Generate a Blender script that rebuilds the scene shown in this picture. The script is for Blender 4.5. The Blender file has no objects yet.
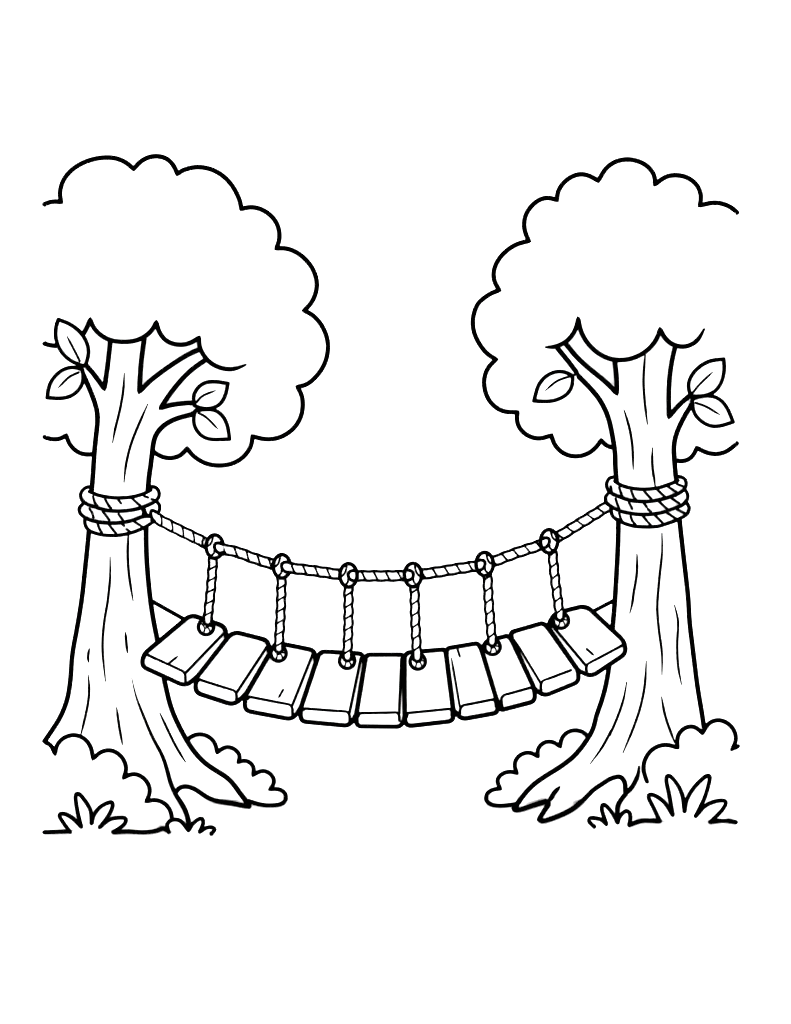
import bpy, bmesh, math
import numpy as np
from mathutils import Vector
from mathutils.geometry import delaunay_2d_cdt

# ------------------------------------------------------------------ scene, camera
S = bpy.context.scene
COL = S.collection
F = 2000.0                      # focal length in pixels
CX, CY = 395.5, 512.0
PITCH = math.radians(10.0)
DIST = 20.0
CAM_Y = -DIST * math.cos(PITCH)
CAM_Z = -CAM_Y * math.tan(PITCH + math.atan((803 - CY) / F))
FW = Vector((0, math.cos(PITCH), -math.sin(PITCH)))
UP = Vector((0, math.sin(PITCH), math.cos(PITCH)))

cam_d = bpy.data.cameras.new('camera')
cam = bpy.data.objects.new('camera', cam_d)
COL.objects.link(cam)
cam.location = (0, CAM_Y, CAM_Z)
cam.rotation_euler = (math.pi / 2 - PITCH, 0, 0)
cam_d.sensor_fit = 'VERTICAL'
cam_d.sensor_height = 24
cam_d.sensor_width = 24
cam_d.lens = 24 * F / 1024
cam_d.clip_end = 5000
S.camera = cam


def W(px, py, Y):
    """the point of the vertical plane y = Y seen at a picture position"""
    d = FW + UP * ((CY - py) / F)
    d.x = (px - CX) / F
    t = (Y - CAM_Y) / d.y
    return Vector((d.x * t, CAM_Y + d.y * t, CAM_Z + d.z * t))


def ground_y(py):
    a = PITCH + math.atan((py - CY) / F)
    return CAM_Y + CAM_Z / math.tan(a)


# ------------------------------------------------------------------ light, world
w = bpy.data.worlds.new('World')
S.world = w
w.use_nodes = True
nt = w.node_tree
nt.nodes.clear()
out = nt.nodes.new('ShaderNodeOutputWorld')
bg = nt.nodes.new('ShaderNodeBackground')
sky = nt.nodes.new('ShaderNodeTexSky')
sky.sky_type = 'NISHITA'
sky.sun_disc = False
SUN_EL, SUN_AZ = math.radians(45), math.radians(185)
sky.sun_elevation = SUN_EL
sky.sun_rotation = SUN_AZ
sky.dust_density = 3.0
bg.inputs['Strength'].default_value = 0.05
nt.links.new(sky.outputs[0], bg.inputs['Color'])
# an overcast day: the clear sky above an even white cloud cover
cloud = nt.nodes.new('ShaderNodeBackground')
cloud.inputs['Color'].default_value = (1, 1, 1, 1)
cloud.inputs['Strength'].default_value = 1.0
both = nt.nodes.new('ShaderNodeAddShader')
nt.links.new(bg.outputs[0], both.inputs[0])
nt.links.new(cloud.outputs[0], both.inputs[1])
nt.links.new(both.outputs[0], out.inputs['Surface'])
sd = bpy.data.lights.new('sun', 'SUN')
sd.energy = 0.5
sd.angle = math.radians(80)
sd.color = (1, 0.97, 0.93)
sun = bpy.data.objects.new('sun', sd)
COL.objects.link(sun)
# direction towards the sun: azimuth measured from +Y clockwise
sv = Vector((math.sin(SUN_AZ) * math.cos(SUN_EL), math.cos(SUN_AZ) * math.cos(SUN_EL), math.sin(SUN_EL)))
sun.rotation_euler = sv.to_track_quat('Z', 'Y').to_euler()
sun.location = sv * 30
S.view_settings.view_transform = 'Standard'
S.view_settings.look = 'None'
S.view_settings.exposure = 1.7
S.view_settings.gamma = 1.0
S.view_settings.use_curve_mapping = False
S.cycles.max_bounces = 16
S.cycles.diffuse_bounces = 14


# ------------------------------------------------------------------ materials
def white(name, base=0.92, scale=6.0):
    m = bpy.data.materials.new(name)
    m.use_nodes = True
    n = m.node_tree
    b = n.nodes['Principled BSDF']
    b.inputs['Roughness'].default_value = 1.0
    b.inputs['Specular IOR Level'].default_value = 0.0
    tc = n.nodes.new('ShaderNodeTexCoord')
    no = n.nodes.new('ShaderNodeTexNoise')
    no.inputs['Scale'].default_value = scale
    rp = n.nodes.new('ShaderNodeValToRGB')
    rp.color_ramp.elements[0].color = (base - .02,) * 3 + (1,)
    rp.color_ramp.elements[1].color = (base + .02,) * 3 + (1,)
    n.links.new(tc.outputs['Object'], no.inputs['Vector'])
    n.links.new(no.outputs[0], rp.inputs[0])
    n.links.new(rp.outputs[0], b.inputs['Base Color'])
    return m


M_GROUND = white('white_ground', .9, .5)
M_BARK = white('white_bark')
M_CROWN = white('white_foliage')
M_LEAF = white('white_leaf')
M_ROPE = white('white_rope')
M_WOOD = white('white_plank')
M_BUSH = white('white_bush')
M_GRASS = white('white_grass')
INK = bpy.data.materials.new('black_ink')
INK.use_nodes = True
_n = INK.node_tree
_b = _n.nodes['Principled BSDF']
_b.inputs['Roughness'].default_value = 1.0
_b.inputs['Specular IOR Level'].default_value = 0.0
_no = _n.nodes.new('ShaderNodeTexNoise')
_no.inputs['Scale'].default_value = 30
_rp = _n.nodes.new('ShaderNodeValToRGB')
_rp.color_ramp.elements[0].color = (.0, .0, .0, 1)
_rp.color_ramp.elements[1].color = (.0003, .0003, .0003, 1)
_n.links.new(_no.outputs[0], _rp.inputs[0])
_n.links.new(_rp.outputs[0], _b.inputs['Base Color'])


# ------------------------------------------------------------------ 2D paths
class Z:
    """coordinates read off an enlargement: origin and scale"""
    def __init__(self, ox, oy, s): self.o = (ox, oy); self.s = s

    def __call__(self, txt):
        v = [tuple(float(c) for c in p.split(',')) for p in txt.split()]
        return [(self.o[0] + x / self.s, self.o[1] + y / self.s) for x, y in v]


def smooth(pts, step=1.6, relax=0):
    """centripetal Catmull-Rom through the points"""
    P = [np.array(p, float) for p in pts]
    if len(P) == 2:
        n = max(2, int(np.linalg.norm(P[1] - P[0]) / step))
        return [tuple(P[0] + (P[1] - P[0]) * i / n) for i in range(n + 1)]
    P = [2 * P[0] - P[1]] + P + [2 * P[-1] - P[-2]]
    res = []
    for i in range(1, len(P) - 2):
        p0, p1, p2, p3 = P[i - 1:i + 3]
        t0 = 0
        t1 = t0 + max(np.linalg.norm(p1 - p0), 1e-6) ** .5
        t2 = t1 + max(np.linalg.norm(p2 - p1), 1e-6) ** .5
        t3 = t2 + max(np.linalg.norm(p3 - p2), 1e-6) ** .5
        n = max(2, int(np.linalg.norm(p2 - p1) / step))
        for k in range(n):
            t = t1 + (t2 - t1) * k / n
            a1 = (t1 - t) / (t1 - t0) * p0 + (t - t0) / (t1 - t0) * p1
            a2 = (t2 - t) / (t2 - t1) * p1 + (t - t1) / (t2 - t1) * p2
            a3 = (t3 - t) / (t3 - t2) * p2 + (t - t2) / (t3 - t2) * p3
            b1 = (t2 - t) / (t2 - t0) * a1 + (t - t0) / (t2 - t0) * a2
            b2 = (t3 - t) / (t3 - t1) * a2 + (t - t1) / (t3 - t1) * a3
            c = (t2 - t) / (t2 - t1) * b1 + (t - t1) / (t2 - t1) * b2
            res.append(tuple(c))
    res.append(tuple(P[-2]))
    if relax and len(res) > 12:          # even out the hand-read points, ends held
        q = np.array(res)
        for _ in range(relax * 3):
            q[1:-1] = .25 * q[:-2] + .5 * q[1:-1] + .25 * q[2:]
        res = [tuple(p) for p in q]
    return res


def cat(*segs):
    r = []
    for s in segs:
        for p in s:
            if not r or (abs(p[0] - r[-1][0]) + abs(p[1] - r[-1][1])) > .05:
                r.append(p)
    if abs(r[0][0] - r[-1][0]) + abs(r[0][1] - r[-1][1]) < .3:
        r.pop()
    return r


# ------------------------------------------------------------------ mesh helpers
class MB:
    """collects faces of one mesh: material 0 = body, 1 = ink"""
    def __init__(self): self.v = []; self.f = []; self.m = []

    def add(self, verts, faces, mat):
        o = len(self.v)
        self.v += [tuple(x) for x in verts]
        self.f += [tuple(i + o for i in fc) for fc in faces]
        self.m += [mat] * len(faces)

    def build(self, name, mat, parent=None, origin=None):
        if origin is None:
            origin = parent.location if parent else (0, 0, 0)
        origin = Vector(origin)
        me = bpy.data.meshes.new(name)
        me.from_pydata([tuple(Vector(v) - origin) for v in self.v], [], self.f)
        me.materials.append(mat)
        me.materials.append(INK)
        me.polygons.foreach_set('material_index', self.m)
        me.polygons.foreach_set('use_smooth', [True] * len(self.m))
        bm = bmesh.new(); bm.from_mesh(me)
        bmesh.ops.recalc_face_normals(bm, faces=bm.faces)
        bm.to_mesh(me); bm.free()
        me.update()
        o = bpy.data.objects.new(name, me)
        COL.objects.link(o)
        if parent is not None:
            o.parent = parent
        else:
            o.location = origin
        return o


def tube(mb, P, R, mat, n=8):
    """round tube with rounded ends through 3D points P with radii R"""
    P = [Vector(p) for p in P]
    N = len(P)
    T = []
    for i in range(N):
        a = P[max(0, i - 1)]; b = P[min(N - 1, i + 1)]
        d = b - a
        T.append(d.normalized() if d.length > 1e-9 else (T[-1] if T else Vector((1, 0, 0))))
    ref = Vector((0, 1, 0)) if abs(T[0].y) < .9 else Vector((1, 0, 0))
    u = (ref - T[0] * ref.dot(T[0])).normalized()
    rings = []
    fr = []
    for i in range(N):
        u = (u - T[i] * u.dot(T[i]))
        u = u.normalized() if u.length > 1e-6 else T[i].orthogonal().normalized()
        fr.append(u.copy())
    def ring(c, u, t, r):
        w_ = t.cross(u)
        return [c + (u * math.cos(2 * math.pi * k / n) + w_ * math.sin(2 * math.pi * k / n)) * r for k in range(n)]
    rings.append(ring(P[0] - T[0] * R[0] * .97, fr[0], T[0], R[0] * .25))
    rings.append(ring(P[0] - T[0] * R[0] * .7, fr[0], T[0], R[0] * .72))
    for i in range(N):
        rings.append(ring(P[i], fr[i], T[i], R[i]))
    rings.append(ring(P[-1] + T[-1] * R[-1] * .7, fr[-1], T[-1], R[-1] * .72))
    rings.append(ring(P[-1] + T[-1] * R[-1] * .97, fr[-1], T[-1], R[-1] * .25))
    V = [p for r in rings for p in r]
    Fc = []
    for i in range(len(rings) - 1):
        for k in range(n):
            k2 = (k + 1) % n
            Fc.append((i * n + k, i * n + k2, (i + 1) * n + k2, (i + 1) * n + k))
    Fc.append(tuple(range(n - 1, -1, -1)))
    L = (len(rings) - 1) * n
    Fc.append(tuple(L + k for k in range(n)))
    mb.add(V, Fc, mat)


EXTRA = 1.05      # the overexposed white eats this much of every line's edges


def stroke(mb, pts, Y, wpx=4.4, taper='', nudge=.01, mat=1, raw=False):
    """an ink line of width wpx laid along pts at depth Y (number or function); taper: 'a' start, 'b' end"""
    q = pts if raw else smooth(pts)
    N = len(q)
    P, R = [], []
    for i, (x, y) in enumerate(q):
        t = i / max(1, N - 1)
        wd = wpx if not isinstance(wpx, tuple) else wpx[0] + (wpx[1] - wpx[0]) * t
        wd += EXTRA
        k = 1.0
        if 'a' in taper: k *= min(1, .5 + 2.5 * t)
        if 'b' in taper: k *= min(1, .5 + 2.5 * (1 - t))
        yy = (Y(x, y) if callable(Y) else Y) - nudge
        p = W(x, y, yy)
        r = wd * k / 2 * (p.y - CAM_Y) / F
        if p.z < r:                       # lies on the ground, not in it
            yy -= (r - p.z) / .31
            p = W(x, y, yy)
        P.append(p); R.append(r)
    tube(mb, P, R, mat, 8)


def cusp(mb, a, b, Y, wpx, nudge=.01):
    """the little pointed tip where two scallops meet: a ends where b begins"""
    p = np.array(a[-1]); d1 = p - np.array(a[-3]); d2 = p - np.array(b[2])
    d = d1 / (np.linalg.norm(d1) + 1e-9) + d2 / (np.linalg.norm(d2) + 1e-9)
    L = np.linalg.norm(d)
    if L < .35: return
    d = d / L
    s = [tuple(p - d * 1.0), tuple(p), tuple(p + d * wpx * .42)]
    P = []; R = []
    for k, (x, y) in enumerate(s):
        yy = (Y(x, y) if callable(Y) else Y) - nudge
        q = W(x, y, yy); r = (wpx + EXTRA) / 2 * (q.y - CAM_Y) / F * (1, 1, .42)[k]
        if q.z < r:
            q = W(x, y, yy - (r - q.z) / .31)
        P.append(q); R.append(r)
    tube(mb, P, R, 1, 8)


def line(mb, segs, Y, wpx=4.4, nudge=.01, taper=''):
    """several smooth pieces meeting at points; returns the smoothed pieces"""
    sm = [smooth(s, relax=3) for s in segs]
    for i, s in enumerate(sm):
        tp = ('a' if 'a' in taper and i == 0 else '') + ('b' if 'b' in taper and i == len(sm) - 1 else '')
        stroke(mb, s, Y, wpx, tp, nudge, raw=True)
        if i: cusp(mb, sm[i - 1], s, Y, wpx, nudge)
    return sm


class Body:
    """a solid with the outline poly: rim at depth Y, bulging to the front and back"""
    def __init__(self, poly, Y, A=.3, R=.3, B=None, inset=2.0, grid=6.0):
        self.p = np.array(poly, float)
        self.Y = Y if callable(Y) else (lambda x, y, c=Y: c)
        self.A = A if callable(A) else (lambda x, y, c=A: c)
        self.R = R if callable(R) else (lambda x, y, c=R: c)
        self.B = B
        self.inset = inset
        self.grid = grid
        a = self.p; b = np.roll(self.p, -1, 0)
        self.a = a; self.ab = b - a
        self.l2 = np.maximum((self.ab ** 2).sum(1), 1e-9)

    def d(self, x, y):
        q = np.array((x, y)) - self.a
        t = np.clip((q * self.ab).sum(1) / self.l2, 0, 1)
        e = q - self.ab * t[:, None]
        return float(np.sqrt((e ** 2).sum(1).min()))

    def inside(self, x, y):
        a = self.p; b = np.roll(a, -1, 0)
        c = (a[:, 1] > y) != (b[:, 1] > y)
        with np.errstate(divide='ignore', invalid='ignore'):
            xi = a[:, 0] + (y - a[:, 1]) * (b[:, 0] - a[:, 0]) / (b[:, 1] - a[:, 1])
        return bool((c & (x < xi)).sum() % 2)

    def dome(self, x, y, dd=None):
        dd = self.d(x, y) if dd is None else dd
        R = self.R(x, y) * 100
        t = min(1, max(0, dd - self.inset) / R)
        return math.sqrt(max(0, 1 - (1 - t) ** 2))

    def front(self, x, y):
        return self.Y(x, y) - (self.A(x, y) * self.dome(x, y) if self.inside(x, y) else 0)

    def mesh(self, mb):
        n = len(self.p)
        pts = [Vector(p) for p in self.p]
        x0, y0 = self.p.min(0); x1, y1 = self.p.max(0)
        g = self.grid
        # rings just inside the rim
        nr = np.roll(self.p, -1, 0) - np.roll(self.p, 1, 0)
        nr /= np.maximum(np.linalg.norm(nr, axis=1), 1e-9)[:, None]
        nr = np.stack([-nr[:, 1], nr[:, 0]], 1)
        for off in (self.inset, self.inset + 1.2, self.inset + 3.2):
            for sgn in (1, -1):
                for i in range(0, n):
                    q = self.p[i] + sgn * nr[i] * off
                    if self.inside(*q) and self.d(*q) > off * .93: pts.append(Vector(q))
        j = 0
        yy = y0
        while yy < y1:
            xx = x0 + (g / 2 if j % 2 else 0)
            while xx < x1:
                if self.inside(xx, yy) and self.d(xx, yy) > self.inset + 5: pts.append(Vector((xx, yy)))
                xx += g
            yy += g * .87; j += 1
        V, E, Fc, *_ = delaunay_2d_cdt(pts, [], [list(range(n))], 1, 1e-4)
        fr, bk, idx = [], [], []
        verts = []
        fi = []; bi = []
        for v in V:
            x, y = v
            dd = self.d(x, y)
            Y = self.Y(x, y)
            h = self.dome(x, y, dd)
            if dd < .02:
                p = W(x, y, Y); p.z = max(p.z, 0)
                verts.append(p); fi.append(len(verts) - 1); bi.append(len(verts) - 1)
            else:
                A = self.A(x, y)
                B = self.B if self.B is not None else A
                p = W(x, y, Y - A * h); p.z = max(p.z, 0.001)
                verts.append(p); fi.append(len(verts) - 1)
                p = W(x, y, Y + max(B * h, .004)); p.z = max(p.z, 0)
                verts.append(p); bi.append(len(verts) - 1)
        faces = []
        for f in Fc:
            faces.append(tuple(fi[i] for i in f))
            bb = tuple(bi[i] for i in reversed(f))
            if set(bb) != set(faces[-1]): faces.append(bb)
        mb.add(verts, faces, 0)


def slab(mb, poly, Y, off, grid=5.0):
    """a board: top and near end follow depth Y, the underside lies off metres further back"""
    b = Body(poly, Y, grid=grid)
    n = len(poly)
    pts = [Vector(p) for p in poly]
    x0, y0 = b.p.min(0); x1, y1 = b.p.max(0)
    yy = y0
    while yy < y1:
        xx = x0
        while xx < x1:
            if b.inside(xx, yy) and b.d(xx, yy) > 1.5: pts.append(Vector((xx, yy)))
            xx += grid
        yy += grid / 2
    V, E, Fc, *_ = delaunay_2d_cdt(pts, [], [list(range(n))], 1, 1e-4)
    top = [W(v[0], v[1], Y(v[0], v[1])) for v in V]
    bot = [W(v[0], v[1], Y(v[0], v[1]) + off) for v in V]
    N = len(top)
    faces = [tuple(f) for f in Fc] + [tuple(i + N for i in reversed(f)) for f in Fc]
    from collections import Counter
    ed = Counter()
    for f in Fc:
        for i in range(3):
            ed[frozenset((f[i], f[(i + 1) % 3]))] += 1
    for f in Fc:
        for i in range(3):
            a, c = f[i], f[(i + 1) % 3]
            if ed[frozenset((a, c))] == 1: faces.append((a, c, c + N, a + N))
    mb.add(top + bot, faces, 0)


def empty(name, loc, label, cat_, group=None):
    o = bpy.data.objects.new(name, None)
    COL.objects.link(o)
    o.location = loc
    o.empty_display_size = .2
    o['label'] = label
    o['category'] = cat_
    if group: o['group'] = group
    return o


def tag(o, label, cat_, group=None):
    o['label'] = label; o['category'] = cat_
    if group: o['group'] = group
    return o


# ------------------------------------------------------------------ the ground
bm = bmesh.new()
bmesh.ops.create_grid(bm, x_segments=40, y_segments=40, size=1500)
me = bpy.data.meshes.new('ground')
bm.to_mesh(me); bm.free()
me.materials.append(M_GROUND)
g = bpy.data.objects.new('ground', me)
COL.objects.link(g)
g.location = (0, 1000, -.003)
g['kind'] = 'structure'

# enlargements the outlines were measured on
A1 = Z(30, 140, 4.944); A2 = Z(180, 140, 4.944); A3 = Z(180, 290, 4.944); A4 = Z(30, 300, 4.944)
B1 = Z(460, 140, 4.944); B2 = Z(600, 140, 4.944); B3 = Z(460, 290, 4.944); B4 = Z(600, 300, 4.944)
C1 = Z(70, 470, 5.65); C2 = Z(30, 600, 4.944); C3 = Z(30, 720, 5.273); C4 = Z(160, 720, 5.273)
D1 = Z(590, 460, 5.65); D2 = Z(570, 590, 4.944); D3 = Z(470, 700, 5.273); D4 = Z(590, 700, 4.653)
P1 = Z(135, 520, 6.59); P2 = Z(135, 600, 6.085); P3 = Z(240, 540, 6.085); P4 = Z(240, 620, 6.085)
P5 = Z(350, 550, 6.59); P6 = Z(350, 630, 6.085); P7 = Z(460, 510, 5.273); P8 = Z(440, 600, 3.955)
T5 = Z(390, 630, 6.59); T7 = Z(500, 595, 5.65)


def trunk_depth(x, y):
    return min(0.0, ground_y(max(y, 700)))


def trunk_bulge(x, y):
    return .2 + .24 * min(1, max(0, (y - 380) / 330))


# ------------------------------------------------------------------ tree on the left
def leaf(tree, outline, vein, base, tip, Yb, Yt):
    """one big leaf: two curved edges meeting at a base and a tip"""
    b = np.array(base); d = np.array(tip) - b; l2 = (d ** 2).sum()
    def Y(x, y):
        t = float(np.clip(((np.array((x, y)) - b) * d).sum() / l2, 0, 1))
        return Yb + (Yt - Yb) * t
    mb = MB()
    sm = line(mb, outline, Y, 3.4, nudge=.012)
    body = Body(cat(*sm), Y, .035, .12, inset=1.7, grid=4)
    body.mesh(mb)
    stroke(mb, vein, lambda x, y: body.front(x, y), 1.9, 'b', nudge=.008)
    return mb.build('leaf', M_LEAF, tree)


tree = empty('tree', (W(122, 803, 0).x, 0, 0),
             'white tree on the left, two pairs of big leaves, rope wound round its trunk', 'tree',
             'two trees holding the rope bridge')

# crown: the mass behind the trunk and the scalloped mass in front of the branches
mb = MB()
outer = [
    A1('72,318 100,308 130,305 155,308'),
    A1('155,308 148,260 165,200 205,150 265,112 330,92 380,87 430,92 480,115 513,145'),
    A1('513,145 545,108 585,86 625,80 665,87 700,112 720,145 728,170'),
    A1('728,170 742,157') + A2('45,140 90,134 150,144 205,172 255,222 285,275 300,315 302,342'),
    A2('302,342 345,332 395,340 445,370 480,415 492,465 490,500 475,537'),
    A2('475,537 520,535 575,555 625,595 660,645 676,700 675,740') + A3('665,32 645,70 612,102'),
    A3('612,102 650,120 690,160 720,215 732,275 722,345 695,400 650,450 615,472 580,478'),
    A3('580,478 602,520 607,570 598,625 570,675 530,710 480,733 430,738 390,732 358,722'),
    A3('358,722 355,760 335,800 295,840 245,862 190,868 135,860 90,838 60,815 35,782'),
    A3('35,782') + A4('750,765 715,780 680,782 640,770 605,745 570,700'),
]
outer2 = [A4('350,750 320,760 285,765 240,755 205,725 185,690 180,668'),
          A4('180,668 155,685 120,690 90,685 73,678')]
Yc = .5
s1 = line(mb, outer, Yc, 4.5)
s2 = line(mb, outer2, Yc, 4.5)
Body(cat(*(s1 + s2)), Yc, .42, 1.3, 1.4, grid=9).mesh(mb)
fr = [
    A4('72,216 95,224 130,227 190,220 240,195 275,150 298,95'),
    A4('298,95 310,130 345,170 395,198 460,207 525,200 575,175 610,140 625,108'),
    A4('625,108 635,150 665,195 700,215 745,222') + A3('50,262 95,235'),
    A3('95,235 95,275 115,320 150,360 200,385 245,393 290,385 325,370'),
]
Yf = -.25
s3 = line(mb, fr, Yf, 4.3, taper='b')
up = smooth([s3[-1][-1], (283, 320), (282, 270), (245, 215), (190, 190), (120, 180), (70, 205), (43.3, 225)])
Body(cat(*(s3 + [up])), Yf, .22, 1.0, .75, grid=9).mesh(mb)
mb.build('crown', M_CROWN, tree)

# trunk with its branches and roots
mb = MB()
L = [
    C2('75,695 150,580 185,490 200,400 210,270 235,130 256,0') + C1('90,520 107,350 122,125') + A4('310,890 320,740 335,570 325,520 295,440 262,365'),
    A4('275,320 310,360 368,440'),
    A4('368,440 385,320 397,205 400,160'),
    A4('567,160 565,185 548,320 540,455'),
    A4('540,455 600,395 680,335 740,295 790,265') + A3('100,293 130,275'),
    A3('150,330 125,346 50,400') + A4('730,415 680,480 645,535'),
    A4('645,535 700,518 791,508') + A3('30,559 65,558'),
    A3('68,612') + A4('791,568 730,583 670,612 630,650 612,690 605,745 595,830') + C1('447,30 440,115 430,335 432,480 440,600') + C2('595,0 610,100 630,200 665,400 700,540 740,630') + C4('145,115 190,180 240,230 300,270 350,300 385,335 420,385 470,448'),
    C4('470,455 440,452 380,438 320,432 260,415 215,385 170,355 130,347 95,355 80,385'),
]
sm = [smooth(s, relax=5) for s in L]
root_line = smooth(C2('503,385 525,480 560,570') + C3('650,100 700,190 725,270 740,330 765,390') + C4('115,440 145,500 155,560'), relax=8)
tail = [p for p in root_line if p[1] > sm[-1][-1][1]]
poly = cat(*(sm + [tail, [(150, 829), (90, 828), (56, 790)]]))
body = Body(poly, trunk_depth, trunk_bulge, lambda x, y: .3 + .35 * min(1, max(0, (y - 420) / 330)), .4, inset=2.3, grid=6)
body.mesh(mb)
for i, s in enumerate(sm):
    stroke(mb, s, trunk_depth, 4.9 if i in (0, 7) else 4.6, raw=True)
cusp(mb, sm[1], sm[2], trunk_depth, 4.6); cusp(mb, sm[3], sm[4], trunk_depth, 4.6); cusp(mb, sm[5], sm[6], trunk_depth, 4.6)
stroke(mb, root_line, lambda x, y: min(body.front(x, y), trunk_depth(x, y)), (1.4, 5.0), 'a', raw=True, nudge=.015)
for s in [A4('466,362 462,440 445,540 420,640 408,705'),
          A4('582,515 540,610 500,710 475,810 466,885') + C1('305,70'),
          C1('332,340 326,470 332,580 345,670 357,740'),
          C1('226,490 226,620 215,720') + C2('385,0 365,120 358,230 364,320 373,402'),
          C2('293,240 287,275 289,308'),
          C2('287,372 293,440 285,520 265,610 250,670'),
          C2('472,160 476,210 482,262'), C2('428,532 440,620 457,715'),
          C2('643,560 680,640') + C4('90,150 135,222')]:
    stroke(mb, smooth(s, relax=5), body.front, 2.2, 'ab', nudge=.012, raw=True)
mb.build('trunk', M_BARK, tree)

leaf(tree, [A4('268,327 200,300 150,250 127,190 128,130 140,96'), A4('140,96 200,120 255,165 285,220 290,270 274,322')],
     A4('246,302 220,250 183,180'), A4('270,325')[0], A4('140,96')[0], -.12, -.62)
leaf(tree, [A4('258,343 215,331 160,345 115,385 92,430 85,483'), A4('85,483 150,487 205,475 250,435 265,390 258,345')],
     A4('240,358 195,380 140,433'), A4('258,344')[0], A4('85,483')[0], -.12, -.35)
leaf(tree, [A3('72,571 65,530 85,485 120,458 165,452 237,462'), A3('237,462 225,520 200,565 160,585 110,586 72,572')],
     A3('80,556 110,525 175,497'), A3('72,571')[0], A3('237,462')[0], -.14, -.35)
leaf(tree, [A3('75,597 66,650 85,700 130,735 185,740 245,737'), A3('245,737 235,670 210,620 170,592 120,590 76,596')],
     A3('92,608 130,630 187,687'), A3('75,596')[0], A3('245,737')[0], -.12, -.33)

# ------------------------------------------------------------------ tree on the right
tree2 = empty('tree', (W(655, 803, 0).x, 0, 0),
              'white tree on the right, three big leaves on its branches, rope wound round its trunk', 'tree',
              'two trees holding the rope bridge')
mb = MB()
outer = [
    B2('677,358 650,335 605,315 560,310 492,325'),
    B2('492,325 500,280 480,225 430,185 370,174 325,182 270,222'),
    B2('270,222 272,185 245,140 205,112 140,96 75,108 30,140') + B1('684,203'),
    B1('684,203 645,180 600,168 545,185 505,220 482,262 480,298'),
    B1('480,298 440,286 400,292 355,325 325,370 317,425 325,465 342,500'),
    B1('342,500 290,512 240,540 195,585 170,635 167,690 195,743'),
    B1('195,743 150,760 115,785') + B3('90,65 68,120 63,170 75,225 105,280 140,320 180,343'),
    B3('180,343 145,375 122,425 120,475 135,530 170,575 215,600 285,604'),
    B3('285,604 280,640 295,685 335,720 390,735 452,718'),
    B3('452,718 465,760 500,800 545,820 590,822 640,805 675,775 698,742'),
    B3('698,742 720,768 755,780 800,780'),
]
outer2 = [B4('350,780 378,795 425,795 460,770 478,730'),
          B4('478,730 520,752 570,762 620,752 655,727 676,709')]
s1 = line(mb, outer, Yc, 4.5)
s2 = line(mb, outer2, Yc, 4.5)
Body(cat(*(s1 + s2)), Yc, .42, 1.3, 1.4, grid=9).mesh(mb)
fr = [
    B3('425,283 460,283 510,265 550,230 575,185 585,140'),
    B3('585,140 595,195 625,255 680,310 740,340') + B4('110,297 170,285 225,255 265,215 290,170 297,143'),
    B4('297,143 315,180 350,215 405,232 455,220 490,190 515,145'),
]
s3 = line(mb, fr, Yf, 4.3, taper='ab')
up = smooth([s3[-1][-1], (722, 310), (728, 270), (705, 225), (650, 195), (590, 200), (545, 235), (520, 290), (525, 330), s3[0][0]])
Body(cat(*(s3 + [up])), Yf, .22, 1.0, .75, grid=9).mesh(mb)
mb.build('crown', M_CROWN, tree2)

mb = MB()
L = [
    D3('240,560 280,505 330,450 400,400 480,350 550,295 610,220 655,140') + D2('125,640 165,520 190,400 210,190 220,80') + D1('150,640 158,480 160,350 150,125 142,20') + B3('768,820 750,700 730,620 690,540 640,480 588,428'),
    B3('575,405 530,345 480,285 455,250'),
    B3('495,232 520,262 570,325 640,390 720,455 775,512'),
    B3('775,512 775,440 765,350 762,310'),
    B4('380,200 370,235 350,330 340,440 340,580'),
    B4('340,580 385,525 440,475'),
    B4('452,518 420,570 385,640 365,710 368,800 375,880') + D1('488,120 505,335 525,520 555,790') + D2('590,150 610,320 630,480 650,600 662,680'),
]
sm = [smooth(s, relax=5) for s in L]
R_ = [smooth(D3('410,532 380,540 320,560 260,578 235,578 232,568 240,560')),
      smooth(D3('410,555 372,615 365,630 380,638 400,635 470,610 540,575 600,525 650,475') + D4('50,395 100,365 140,358 160,380 165,430'))]
cut = smooth(D3('472,458 440,495 410,555'))
root_r = smooth(D4('228,310 222,350 195,405 155,450 130,490 128,562'))
tail_r = [p for p in root_r if p[1] > D4('165,436')[0][1]]
poly = cat(*(sm + [[(712, 790), (690, 815), (640, 821)], list(reversed(tail_r)), list(reversed(R_[1])), R_[0]]))
body = Body(poly, trunk_depth, trunk_bulge, lambda x, y: .3 + .35 * min(1, max(0, (y - 420) / 330)), .4, inset=2.3, grid=6)
body.mesh(mb)
for i, s in enumerate(sm):
    stroke(mb, s, trunk_depth, 4.9 if i in (0, 6) else 4.6, raw=True)
for a, b in ((2, 3), (4, 5)):
    cusp(mb, sm[a], sm[b], trunk_depth, 4.6)
fd = lambda x, y: min(body.front(x, y), trunk_depth(x, y))
stroke(mb, R_[0], trunk_depth, 4.6, raw=True); stroke(mb, R_[1], trunk_depth, 4.6, raw=True)
stroke(mb, cut, fd, 4.4, 'a', raw=True, nudge=.02)
stroke(mb, root_r, fd, 4.4, 'a', raw=True, nudge=.02)
for s in [B4('224,262 215,400 222,510 235,615'), B4('118,542 145,630 160,720 164,838'),
          B4('260,730 258,810 268,885') + D1('360,80 370,160'),
          D1('407,412 408,520 395,640 384,760') + D2('431,80 440,200 455,310 455,420'),
          D1('265,530 265,640 243,770') + D2('310,60 295,115'),
          D2('517,75 535,150 530,260 535,380 552,467'), D2('377,352 370,470 345,590 310,690 262,805'),
          D2('280,455 265,540 230,640 190,730') + D3('750,150 700,245 635,335'),
          D2('453,528 470,620 518,755')]:
    stroke(mb, smooth(s, relax=5), body.front, 2.2, 'ab', nudge=.012, raw=True)
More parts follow.
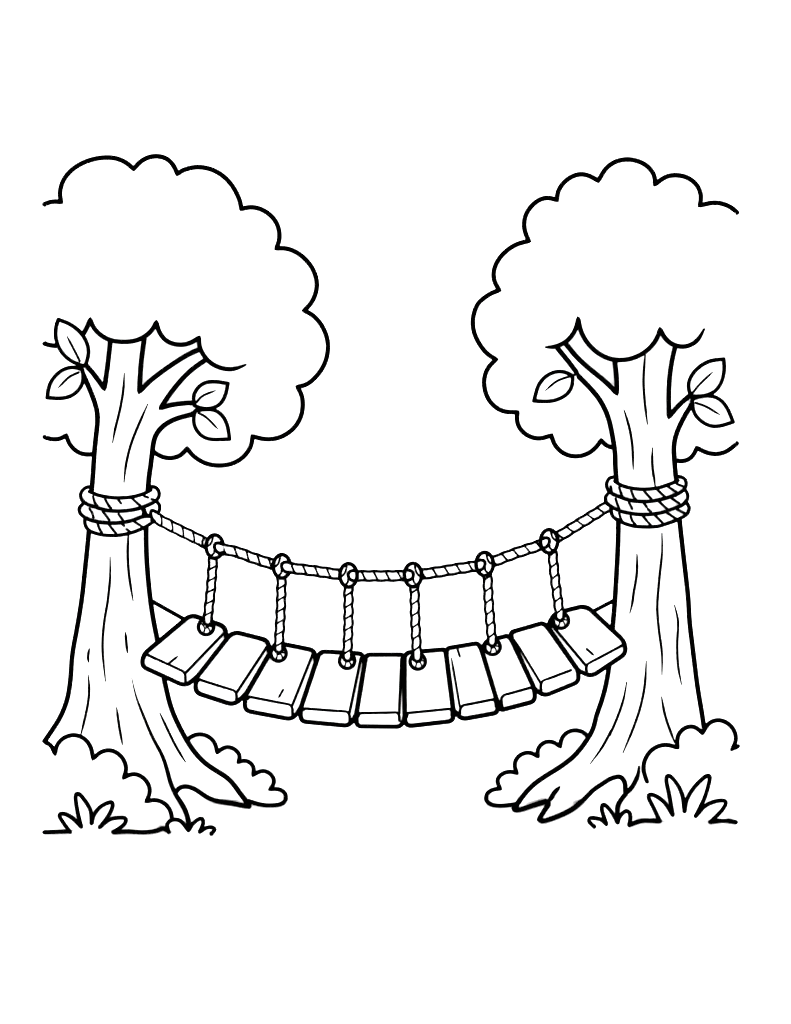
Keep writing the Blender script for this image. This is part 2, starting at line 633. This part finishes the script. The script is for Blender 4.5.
# the stalk the left leaf hangs on
stroke(mb, B3('553,424 585,412'), lambda x, y: -.05, 2.2, 'b', nudge=.06)
mb.build('trunk', M_BARK, tree2)
leaf(tree2, [B3('556,424 520,405 475,402 425,425 390,465 365,548'), B3('365,548 430,552 490,540 540,505 557,460 556,424')],
     B3('560,422 540,428 480,450 422,497'), B3('556,424')[0], B3('365,548')[0], -.1, -.35)
leaf(tree2, [B4('448,474 435,420 450,375 490,330 545,300 612,292'), B4('612,292 615,350 600,410 565,455 510,475 450,476')],
     B4('458,460 490,420 558,355'), B4('449,475')[0], B4('612,292')[0], -.14, -.4)
leaf(tree2, [B4('456,490 500,475 560,475 605,500 640,555 658,603'), B4('658,603 600,622 550,625 500,600 465,560 455,492')],
     B4('474,509 520,525 592,567'), B4('456,491')[0], B4('658,603')[0], -.12, -.33)


# ------------------------------------------------------------------ bushes
def bush(pieces, ground_lines, closing, label, Y, A, B, wpx=3.9, origin_px=None):
    mb = MB()
    sm = line(mb, pieces, Y, wpx)
    for gl in ground_lines:
        stroke(mb, gl, Y, wpx)
    Body(cat(*(sm + [closing])), Y, A, .5, B, inset=1.8, grid=5).mesh(mb)
    o = mb.build('bush', M_BUSH, None, origin=Vector((W(*origin_px, Y).x, Y, 0)))
    return tag(o, label, 'bush', 'bushes around the tree roots')


YB = ground_y(830) + .01
bush([C3('75,112 110,135 133,180'),
      C3('133,180 140,135 175,95 230,77 285,95 320,140 333,205'),
      C3('333,205 370,170 415,157 465,175 500,220 508,265 493,305'),
      C3('493,305 530,285 565,285 605,310 632,355 630,395 612,430'),
      C3('612,430 650,420 700,432 735,465 750,522 733,588')],
     [C3('76,592 130,590 205,587'), C3('440,591 520,588 600,592 660,585 705,572 733,588')],
     [(165, 829), (150, 831.5), (120, 831.5), (80, 831.5), (43.5, 832.2), (43.5, 745)],
     'large scalloped bush in front of the left tree, sloping down to the right', YB, .18, .3, 4.2, (105, 830))
bush([C4('135,112 145,100 175,80 215,72 260,88 290,120 302,170'),
      C4('302,170 340,142 375,142 410,165 425,190 413,222'),
      C4('413,222 445,210 480,225 498,255 490,290'),
      C4('490,290 525,268 560,268 595,295 605,330 580,365'),
      C4('580,365 625,362 660,380 670,410 650,440 600,450 540,448 465,427')],
     [], [(200, 790), (180, 760)],
     'low bush behind the long right root of the left tree', .17, .12, .5, 3.9, (245, 803))
bush([D3('635,215 625,195 610,175 560,157 510,170 480,205 475,245'),
      D3('475,245 440,220 400,217 365,240 352,270 358,298'),
      D3('358,298 320,275 280,280 245,305 232,345 248,385'),
      D3('248,385 210,375 165,390 140,425 160,467'),
      D3('160,467 120,470 85,495 80,525 105,550 165,558 245,548')],
     [], [(555, 785), (590, 750)],
     'low bush behind the long left root of the right tree', .17, .12, .5, 3.9, (535, 803))
bush([D4('265,378 248,320 258,270 295,225 350,207 408,222'),
      D4('408,222 405,180 425,140 470,120 505,135 523,155'),
      D4('523,155 555,105 600,92 645,110 675,150 678,195 660,228')],
     [D4('185,580 240,562 325,563'), D4('560,567 620,560 678,568'), D4('660,228 688,215')],
     [(737.5, 748), (737.5, 822), (700, 821.5), (650, 821), (630, 823.5), (640, 800)],
     'three-lobed bush in front of the right tree beside the picture edge', ground_y(822.5) + .01, .18, .3, 4.2, (690, 822))


# ------------------------------------------------------------------ grass tufts
def tuft(blades, label, base_px, Yb, lean):
    t = empty('grass_tuft', (W(base_px[0], base_px[1], Yb).x, Yb, 0), label, 'grass tuft', 'grass tufts at the foot of the bushes')
    Y = lambda x, y: Yb - max(0, base_px[1] - y) * lean
    for b in blades:
        mb = MB()
        s = smooth(b)
        stroke(mb, s, Y, 3.8, raw=True, nudge=.01)
        Body(cat(s), Y, .03, .08, .03, inset=1.7, grid=4).mesh(mb)
        mb.build('blade', M_GRASS, t)
    return t


YG = ground_y(832) - .04
tuft([C3('212,590 175,540 155,505 160,495 185,496 225,518 270,562'),
      C3('270,562 250,480 240,405 244,390 258,390 290,425 320,480 325,545'),
      C3('325,545 335,505 375,455 428,433 436,440 434,462 410,510 368,565'),
      C3('368,565 420,525 475,515 500,517 506,527 498,547 440,592')],
     'four-bladed grass tuft in front of the large left bush', (95, 832), YG, .006)
tuft([D4('325,563 295,500 273,455 273,443 288,440 340,470 385,535'),
      D4('385,535 370,450 355,372 358,355 370,353 405,390 430,445 440,518'),
      D4('440,518 450,465 490,400 545,352 556,354 557,370 535,450 492,540'),
      D4('492,540 540,490 600,468 628,470 632,480 618,507 560,567')],
     'four-bladed grass tuft in front of the three-lobed right bush, its two middle blades tallest', (685, 824), ground_y(824) - .05, .006)
tuft([C4('45,590 38,550 62,527 105,530 150,582'),
      C4('150,582 175,545 210,520 224,522 228,542 210,590'),
      C4('210,590 245,568 278,566 289,578 270,600')],
     'small three-bladed grass tuft at the right foot of the left tree', (190, 834), YG - .03, .004)
tuft([D3('655,668 628,640 632,624 690,630 718,655'),
      D4('75,575 55,510 57,490 68,488 100,520 128,570'),
      D4('128,570 140,540 168,516 182,522 188,545 182,582')],
     'small three-bladed grass tuft at the foot of the right tree, under its rightmost root', (612, 826), ground_y(826) - .06, .004)

# ------------------------------------------------------------------ the rope bridge
bridge = empty('rope_bridge', (0, 0, 0),
               'rope footbridge of ten wooden planks hanging between the two trees', 'rope bridge')
YBACK, YFRONT = .5, -.6


def rounded(pts, closed=True):
    """straight edges with rounded corners: points (x, y, corner radius)"""
    n = len(pts)
    res = []
    for i, p in enumerate(pts):
        r = p[2] if len(p) > 2 else 0
        c = np.array(p[:2], float)
        if r < .2 or (not closed and i in (0, n - 1)):
            res.append(tuple(c)); continue
        a = np.array(pts[i - 1][:2], float) - c; b = np.array(pts[(i + 1) % n][:2], float) - c
        la, lb = np.linalg.norm(a), np.linalg.norm(b)
        q = min(r * 1.3, la * .48, lb * .48)
        s0 = c + a / la * q; s1 = c + b / lb * q
        for k in range(9):
            t = k / 8
            res.append(tuple((1 - t) ** 2 * s0 + 2 * t * (1 - t) * c + t * t * s1))
    if closed: res.append(res[0])
    out = []
    for i in range(len(res) - 1):
        p, q = np.array(res[i]), np.array(res[i + 1])
        m = max(1, int(np.linalg.norm(q - p) / 2))
        out += [tuple(p + (q - p) * k / m) for k in range(m)]
    out.append(res[-1])
    return out


def plank(poly, end, side=None, thin_side=False, crack=None):
    """poly: outline (back left, back right, ...); end: top edge of the near end; side: edge of the visible flank"""
    outl = rounded(poly)
    b = (np.array(poly[0][:2]) + np.array(poly[1][:2])) / 2
    c = sorted(end, key=lambda p: p[0]); f = (np.array(c[0][:2]) * .5 + np.array(c[-1][:2]) * .5)
    f = np.array((f[0], min(f[1], (end[1][1] + end[2][1]) / 2 if len(end) > 3 else f[1])))
    d = f - b; l2 = (d ** 2).sum()
    def Y(x, y):
        t = float(((np.array((x, y)) - b) * d).sum() / l2)
        return YBACK + (YFRONT - YBACK) * min(1, max(-.05, t))
    mb = MB()
    stroke(mb, outl, Y, 4.3, raw=True, nudge=.03)
    slab(mb, cat(outl), Y, .24)
    stroke(mb, rounded(end, False), Y, 2.4, raw=True, nudge=.012)
    if side: stroke(mb, side, Y, 1.9 if thin_side else 2.3, 'b' if thin_side else '', nudge=.012)
    if crack: stroke(mb, crack, Y, 1.9, 'b', nudge=.012)
    return mb.build('plank', M_WOOD, bridge)


plank([(190.9, 614.6, 5), (225.5, 626.5, 5), (226.5, 639.8, 1.5), (197, 677, 3), (185.5, 686.3, 6), (141.6, 666.4, 6), (143.5, 654.3, 6)],
      [(146.2, 654.2), (185.3, 672.3, 3.5), (185.5, 683)], [(185.5, 673), (224.1, 632.9)], False, P2('203,388 260,342'))
plank([(232.7, 631.4, 6), (268.6, 640.5, 5), (269.2, 654, 1), (246.4, 693.3, 3), (234.3, 705.3, 6), (194.8, 692.4, 6), (196.4, 678, 3)],
      [(198, 681), (198.8, 679.4, 1.5), (236.5, 691.3, 4), (236.5, 701.5)], [(236.8, 692.3), (267.1, 646.3)])
plank([(276.5, 642.7, 3), (314.8, 650.4, 6), (315.9, 662.8, 1), (300.7, 708.3, 3), (292.5, 719.6, 6), (244, 710.6, 6), (245.6, 695.5, 3), (269.6, 653.6, 1), (271.5, 649, 1)],
      [(247.9, 698.6), (249.9, 696.8, 1.5), (292.3, 705.1, 4), (292.6, 715.5)], [(292.3, 705.1), (312.5, 654.5)], False, P4('262,425 235,472'))
plank([(319.9, 651.3, 5), (363, 653.6, 5), (364.6, 664, 1), (356.4, 714.6, 3), (349.6, 726, 6), (300.5, 721.4, 6), (300.5, 709, 3), (315.9, 662.8, 3)],
      [(303.3, 709.8), (305.2, 708.5, 1.5), (349.4, 711.8, 4.5), (349.8, 722)], [(349.4, 712.7), (360.8, 658.3)])
plank([(366, 654.6, 5), (402.9, 654.6, 5), (404, 660.5, 1), (404.7, 719, 3), (400.5, 726.8, 6), (356.4, 726.4, 6), (356.2, 715.2, 3), (364.6, 664, 3)],
      [(358.3, 716.2), (359.5, 713.1, 2.5), (398.8, 712.4, 4), (399.4, 720.5)], [(399.1, 713.5), (401.4, 658.8)])
plank([(404.3, 652.8, 5), (445.4, 649.4, 5), (446.3, 656, 1), (453, 709, 3), (453.6, 721, 6), (404.9, 726.6, 6), (404.4, 690)],
      [(406.7, 717), (407.5, 713, 2.5), (451.5, 708.6, 3.5), (451.7, 715.5)])
plank([(446.6, 648.4, 5), (478, 643.2, 5), (481, 648.5, 1), (498, 704.4, 2), (497.4, 712.8, 5), (461.3, 719.4, 6), (453.3, 709.7, 2), (446.3, 655.8, 2)],
      [(459.8, 716.5), (460.1, 705.9, 4), (495, 699, 4), (496, 706.5)], [(459.8, 706.6), (451.5, 658.1)], True, T5('445,125 462,180'))
plank([(486.5, 641.2, 3), (508, 635.6, 5), (511.5, 639.6, 1), (534.5, 688.8, 2), (535.2, 701.3, 6), (500.9, 710.2, 6), (498.3, 704.8, 2), (481.6, 650, 1), (484, 645, 1)],
      [(502.1, 706.5), (500.9, 695.9, 4), (532.7, 687, 3), (533.8, 694)])
plank([(510.6, 632.3, 5), (543.6, 622.8, 5), (548.7, 628.8, 1), (577.9, 670.2, 2), (579, 681.8, 6), (544.2, 696, 6), (534.6, 689.2, 2), (511.5, 639.2, 2)],
      [(541.2, 692), (540.4, 681.7, 4), (570.8, 670.2)], [(540.4, 682.6), (514.2, 639.2)], True)
plank([(555, 613.2, 4), (586, 605.4, 6), (624.2, 641, 6), (626.2, 653.4, 6), (591, 676.9, 6), (577.9, 670.2, 2), (548.9, 628.6, 2), (549.5, 622, 2)],
      [(586.9, 674), (585.8, 664.9, 3.5), (622.1, 645.4)], [(585.8, 665.4), (551.3, 624.2)], False, T7('490,305 530,340'))


# ropes
def rope(mb, cpx, Yfn, rad=4.8, pitch=12.0, hand=1, wpx=2.9, phase=0.0, lean=0.0, hw=1.9):
    """a twisted rope along pixel points: round body, dark edge lines and the spiral groove of its strands"""
    q = smooth(cpx)
    P = [W(x, y, Yfn(x, y)) for x, y in q]
    sc = [(p.y - CAM_Y) / F for p in P]
    tube(mb, P, [rad * s for s in sc], 0, 12)
    L = [0]
    for i in range(1, len(q)):
        L.append(L[-1] + math.dist(q[i], q[i - 1]))
    T = []
    for i in range(len(P)):
        T.append((P[min(i + 1, len(P) - 1)] - P[max(i - 1, 0)]).normalized())
    view = FW
    for sgn in (1, -1):
        e = []
        for i, p in enumerate(P):
            n = T[i].cross(view).normalized()
            k = rad + (.4 if lean else .25) * math.sin(2 * math.pi * (L[i] / pitch) * 1.0 + (0 if sgn > 0 else math.pi) + phase)
            e.append(p + n * k * sc[i] * sgn - view * .04)
        tube(mb, e, [(wpx + .4) / 2 * s for s in sc], 1, 8)
    # spiral groove
    h, hr = [], []
    step = .5
    n_s = int(L[-1] / step)
    for k in range(n_s + 1):
        l = min(L[-1], k * step)
        i = min(len(L) - 2, max(0, int(np.searchsorted(L, l)) - 1))
        f = (l - L[i]) / max(1e-6, L[i + 1] - L[i])
        p = P[i].lerp(P[i + 1], f)
        n = T[i].cross(view).normalized()
        m = n.cross(T[i]).normalized()
        slope = (q[i + 1][1] - q[i][1]) / max(.05, abs(q[i + 1][0] - q[i][0]))
        adv = lean if lean else min(pitch * .93, max(pitch * .5, 8.0 + 9.4 * slope))
        v = (l + phase) % pitch          # half a turn over the front takes adv, the other half the rest
        a = math.pi * v / adv if v < adv else math.pi * (1 + (v - adv) / (pitch - adv))
        a *= hand
        h.append(p + (n * math.cos(a) + m * math.sin(a)) * (rad + .15) * sc[i])
        hr.append((hw + .8) / 2 * sc[i])
    tube(mb, h, hr, 1, 6)
    return q


KN = [(214.7, 546.6), (281.9, 566.3), (348.5, 575.3), (413, 575), (484.7, 564), (549.1, 541.3)]


def rope_y(x, y):
    if x < 200: return -.33 + .48 * max(0, (x - 152)) / 48
    if x > 549: return .15 - .1 * (x - 549) / 58
    return .15


mb = MB()
rope(mb, C1('478,262 510,282 570,314 700,378') + [KN[0]] + P1('680,213') + P3('90,112') + [KN[1]] + P3('450,187') + [KN[2]] +
     P5('150,170') + [KN[3]] + P5('580,144 700,124') + [KN[4]] + P7('290,228') + [KN[5]] + P7('620,77') + D1('50,291 105,256 125,244'), rope_y, hand=-1)
# rounded end of the rope where it comes over the lashing
stroke(mb, C1('490,238 462,228 456,245 464,275 480,293'), lambda x, y: -.36, 2.9, nudge=.05)
mb.build('handrail_rope', M_ROPE, bridge)

lowk = [(206.0, 627), (278.6, 653.4), (347.1, 660.8), (417.8, 661.5), (492.6, 646.9), (561.0, 620.6)]
hang = [((213.9, 553), (207.8, 620.5)), ((281.9, 574), (278.8, 648)), ((348.5, 583), (347.4, 656.5)),
        ((414.4, 582), (417.2, 657)), ((487, 571), (492.0, 641.5)), ((551.8, 549), (559.8, 616))]
for i, (a, b) in enumerate(hang):
    mb = MB()
    Yh = lambda x, y, a=a, b=b: .15 + (.02 - .15) * min(1, max(0, (y - a[1]) / (b[1] - a[1])))
    m = ((a[0] + b[0]) / 2 + (.6 if i < 3 else -.6), (a[1] + b[1]) / 2)
    rope(mb, [a, m, b], Yh, rad=4.1, pitch=11.5, hand=-1, wpx=2.8, phase=1.0 + i * 2, lean=8.6, hw=1.7)
    # rounded lower end lying on the knot
    e = [(b[0] - 4.1, b[1] - 3)] + [(b[0] - 4.1 * math.cos(t), b[1] + 4.6 * math.sin(t)) for t in (0.2, .8, 1.57, 2.3, 2.9)] + [(b[0] + 4.1, b[1] - 3)]
    stroke(mb, e, .02, 2.6, nudge=.055)
    h = mb.build('hanger_rope', M_ROPE, bridge)
    # lower knot on the plank
    cx, cy = lowk[i]
    mb = MB()
    Yk = .1
    ring = [(cx + 7.8 * math.cos(t), cy + 7.8 * math.sin(t)) for t in np.linspace(-math.pi * .5, math.pi * 1.5, 40)]
    body = Body(cat(ring), Yk, .05, .08, .07, inset=1.4, grid=3)
    body.mesh(mb)
    stroke(mb, ring[4:-4], Yk, 3.0, nudge=.02, raw=True)
    for s in ([(cx - 4.2, cy - 3.0), (cx - 2.0, cy - .2), (cx - 1.4, cy + 2.6), (cx - 2.6, cy + 6)], [(cx + .4, cy - .6), (cx + 3.6, cy - .9), (cx + 7, cy - .3)],
              [(cx - .4, cy + 1.2), (cx + 1.8, cy + .6), (cx + 3.2, cy + 2.4), (cx + 4.2, cy + 5.4)]):
        stroke(mb, s, body.front, .9, nudge=.012)
    mb.build('knot', M_ROPE, h, origin=bridge.location)
    # upper knot round the handrail
    cx, cy = KN[i]
    mb = MB()
    Yk = .06
    rx, ry = 8.7, 11.8
    E = lambda t: (cx + rx * math.cos(t), cy + ry * math.sin(t))
    body = Body([E(t) for t in np.linspace(0, 2 * math.pi, 40)[:-1]], Yk, .08, .1, .14, inset=1.6, grid=3)
    body.mesh(mb)
    side = 1 if i < 3 else -1            # on which side the rail lies over the knot
    if i < 2:
        stroke(mb, [E(t) for t in np.linspace(.55, 2 * math.pi - .3, 40)], Yk, 3.3, nudge=.02)
    else:
        stroke(mb, [E(t) for t in np.linspace(0, 2 * math.pi, 44)], Yk, 3.3, nudge=.02)
    tx = [0.93, .97, .99, .99, .97, .93][i]; sl = [.34, .18, .08, -.05, -.25, -.38][i] * side
    def loc(u, v): return (cx + side * u, cy + v + sl * u)
    stroke(mb, [loc(8.6, -5.0), loc(4, -5.0), loc(.8, -3.4), loc(-.4, 0), loc(.8, 3.2), loc(4, 4.9), loc(8.6, 4.9)], body.front, 2.9, nudge=.014)
    for s in ([loc(-7.4, 2.2), loc(-4.6, -.6), loc(-2.8, -4.5), loc(-1.8, -8.5)], [loc(-2.8, 9.5), loc(-.6, 6.6), loc(-.6, 4.2)]):
        stroke(mb, s, body.front, 1.6, nudge=.014)
    mb.build('knot', M_ROPE, h, origin=bridge.location)

# the dark rope that carries the planks, tied behind the trunks
mb = MB()
dk = [(140, 594, .06), (157, 604, .06), (190, 622.5, .35), (225, 660, .35), (270, 677, .35), (315, 688, .35), (360, 693, .35), (405, 693, .35),
      (450, 688, .35), (490, 680, .35), (530, 664, .35), (562, 645, .35), (590, 613, .38), (613, 601, .06), (630, 592, .06)]
q2 = [W(*p) for p in dk]
tube(mb, q2, [.024] * len(q2), 1, 8)
mb.build('deck_rope', M_ROPE, bridge)


# lashings: three rope turns round each trunk
def lashing(z, cx, turns, strokes, thin):
    mb = MB()
    for (x0, x1, yc, sag) in turns:      # enlargement coordinates: ends, height of the ends, sag
        c = z('%f,%f %f,%f' % (x0, yc, x1, yc))
        mx = (c[0][0] + c[1][0]) / 2; a = (c[1][0] - c[0][0]) / 2 - 6.2
        ring = []
        cen = W(mx, c[0][1] + .2, 0)
        ax = a * DIST / F
        for k in range(48):
            t = 2 * math.pi * k / 48
            ring.append(cen + Vector((ax * math.cos(t), -.36 * math.sin(t), -.018 * math.sin(t))))
        ring.append(ring[0]); 
        tube(mb, ring, [.053] * len(ring), 0, 12)
    def Y(x, y):
        u = min(1, abs(x - cx) / 41.0)
        return -.36 * math.sqrt(max(0, 1 - u * u)) - .09
    for s in strokes: stroke(mb, z(s), Y, 3.3, nudge=.01)
    for s in thin: stroke(mb, z(s), Y, 2.0, nudge=.0)
    return mb.build('rope_lashing', M_ROPE, bridge)


lashing(C1, 119.5,
        [(58, 505, 140, 50), (50, 508, 214, 50), (82, 470, 285, 40)],
        ['125,97 100,96 75,110 60,138 66,168 90,190 130,205 210,228 290,232 370,222 440,198 485,174 503,148 502,122 485,99 455,93',
         '110,122 160,142 230,155 300,157 370,148 420,132 457,113',
         '74,190 52,215 58,246 90,272 130,287 200,298 280,298 350,285 415,262 440,262',
         '490,178 506,200 505,230', '405,215 418,235 416,256', '418,222 428,248 445,262',
         '84,277 84,302 103,338 160,362 220,370 290,367 360,350 420,325 468,295'],
        ['130,150 140,185 155,205', '197,162 215,195 232,218', '270,165 288,188', '350,160 400,205', '420,148 440,155',
         '110,218 125,245 132,268', '185,235 205,260 222,283', '275,250 300,285', '155,300 165,330 180,355', '220,308 240,335 260,358',
         '290,300 305,315', '320,335 337,347', '365,293 410,322', '462,165 490,172'])
lashing(D1, 648.0,
        [(92, 542, 140, 50), (88, 552, 212, 50), (118, 560, 282, 40)],
        ['145,94 110,103 93,138 108,178 160,205 230,228 310,235 390,225 460,205 525,173 543,140 537,110 515,96 490,94',
         '140,120 175,142 240,160 310,165 380,158 440,140 497,117',
         '108,182 88,208 92,240 125,266 170,288 250,305 320,308 400,298 470,275 530,248 552,215 550,190 537,168',
         '118,275 125,312 145,334 180,352 240,372 310,378 380,375 440,358 500,335 548,305 561,272 547,242'],
        ['118,150 122,185', '165,155 180,200 185,210', '232,170 250,215 262,225', '305,175 350,225', '378,165 425,210', '440,150 490,182',
         '490,135 530,150', '145,220 160,265 165,275', '220,240 238,275', '305,245 320,265', '328,278 345,295', '390,235 440,280',
         '455,212 505,245', '165,300 175,335 185,348', '230,318 240,345 258,365', '300,318 322,345', '328,352 345,370', '365,310 410,355',
         '435,298 485,330', '490,278 535,300'])
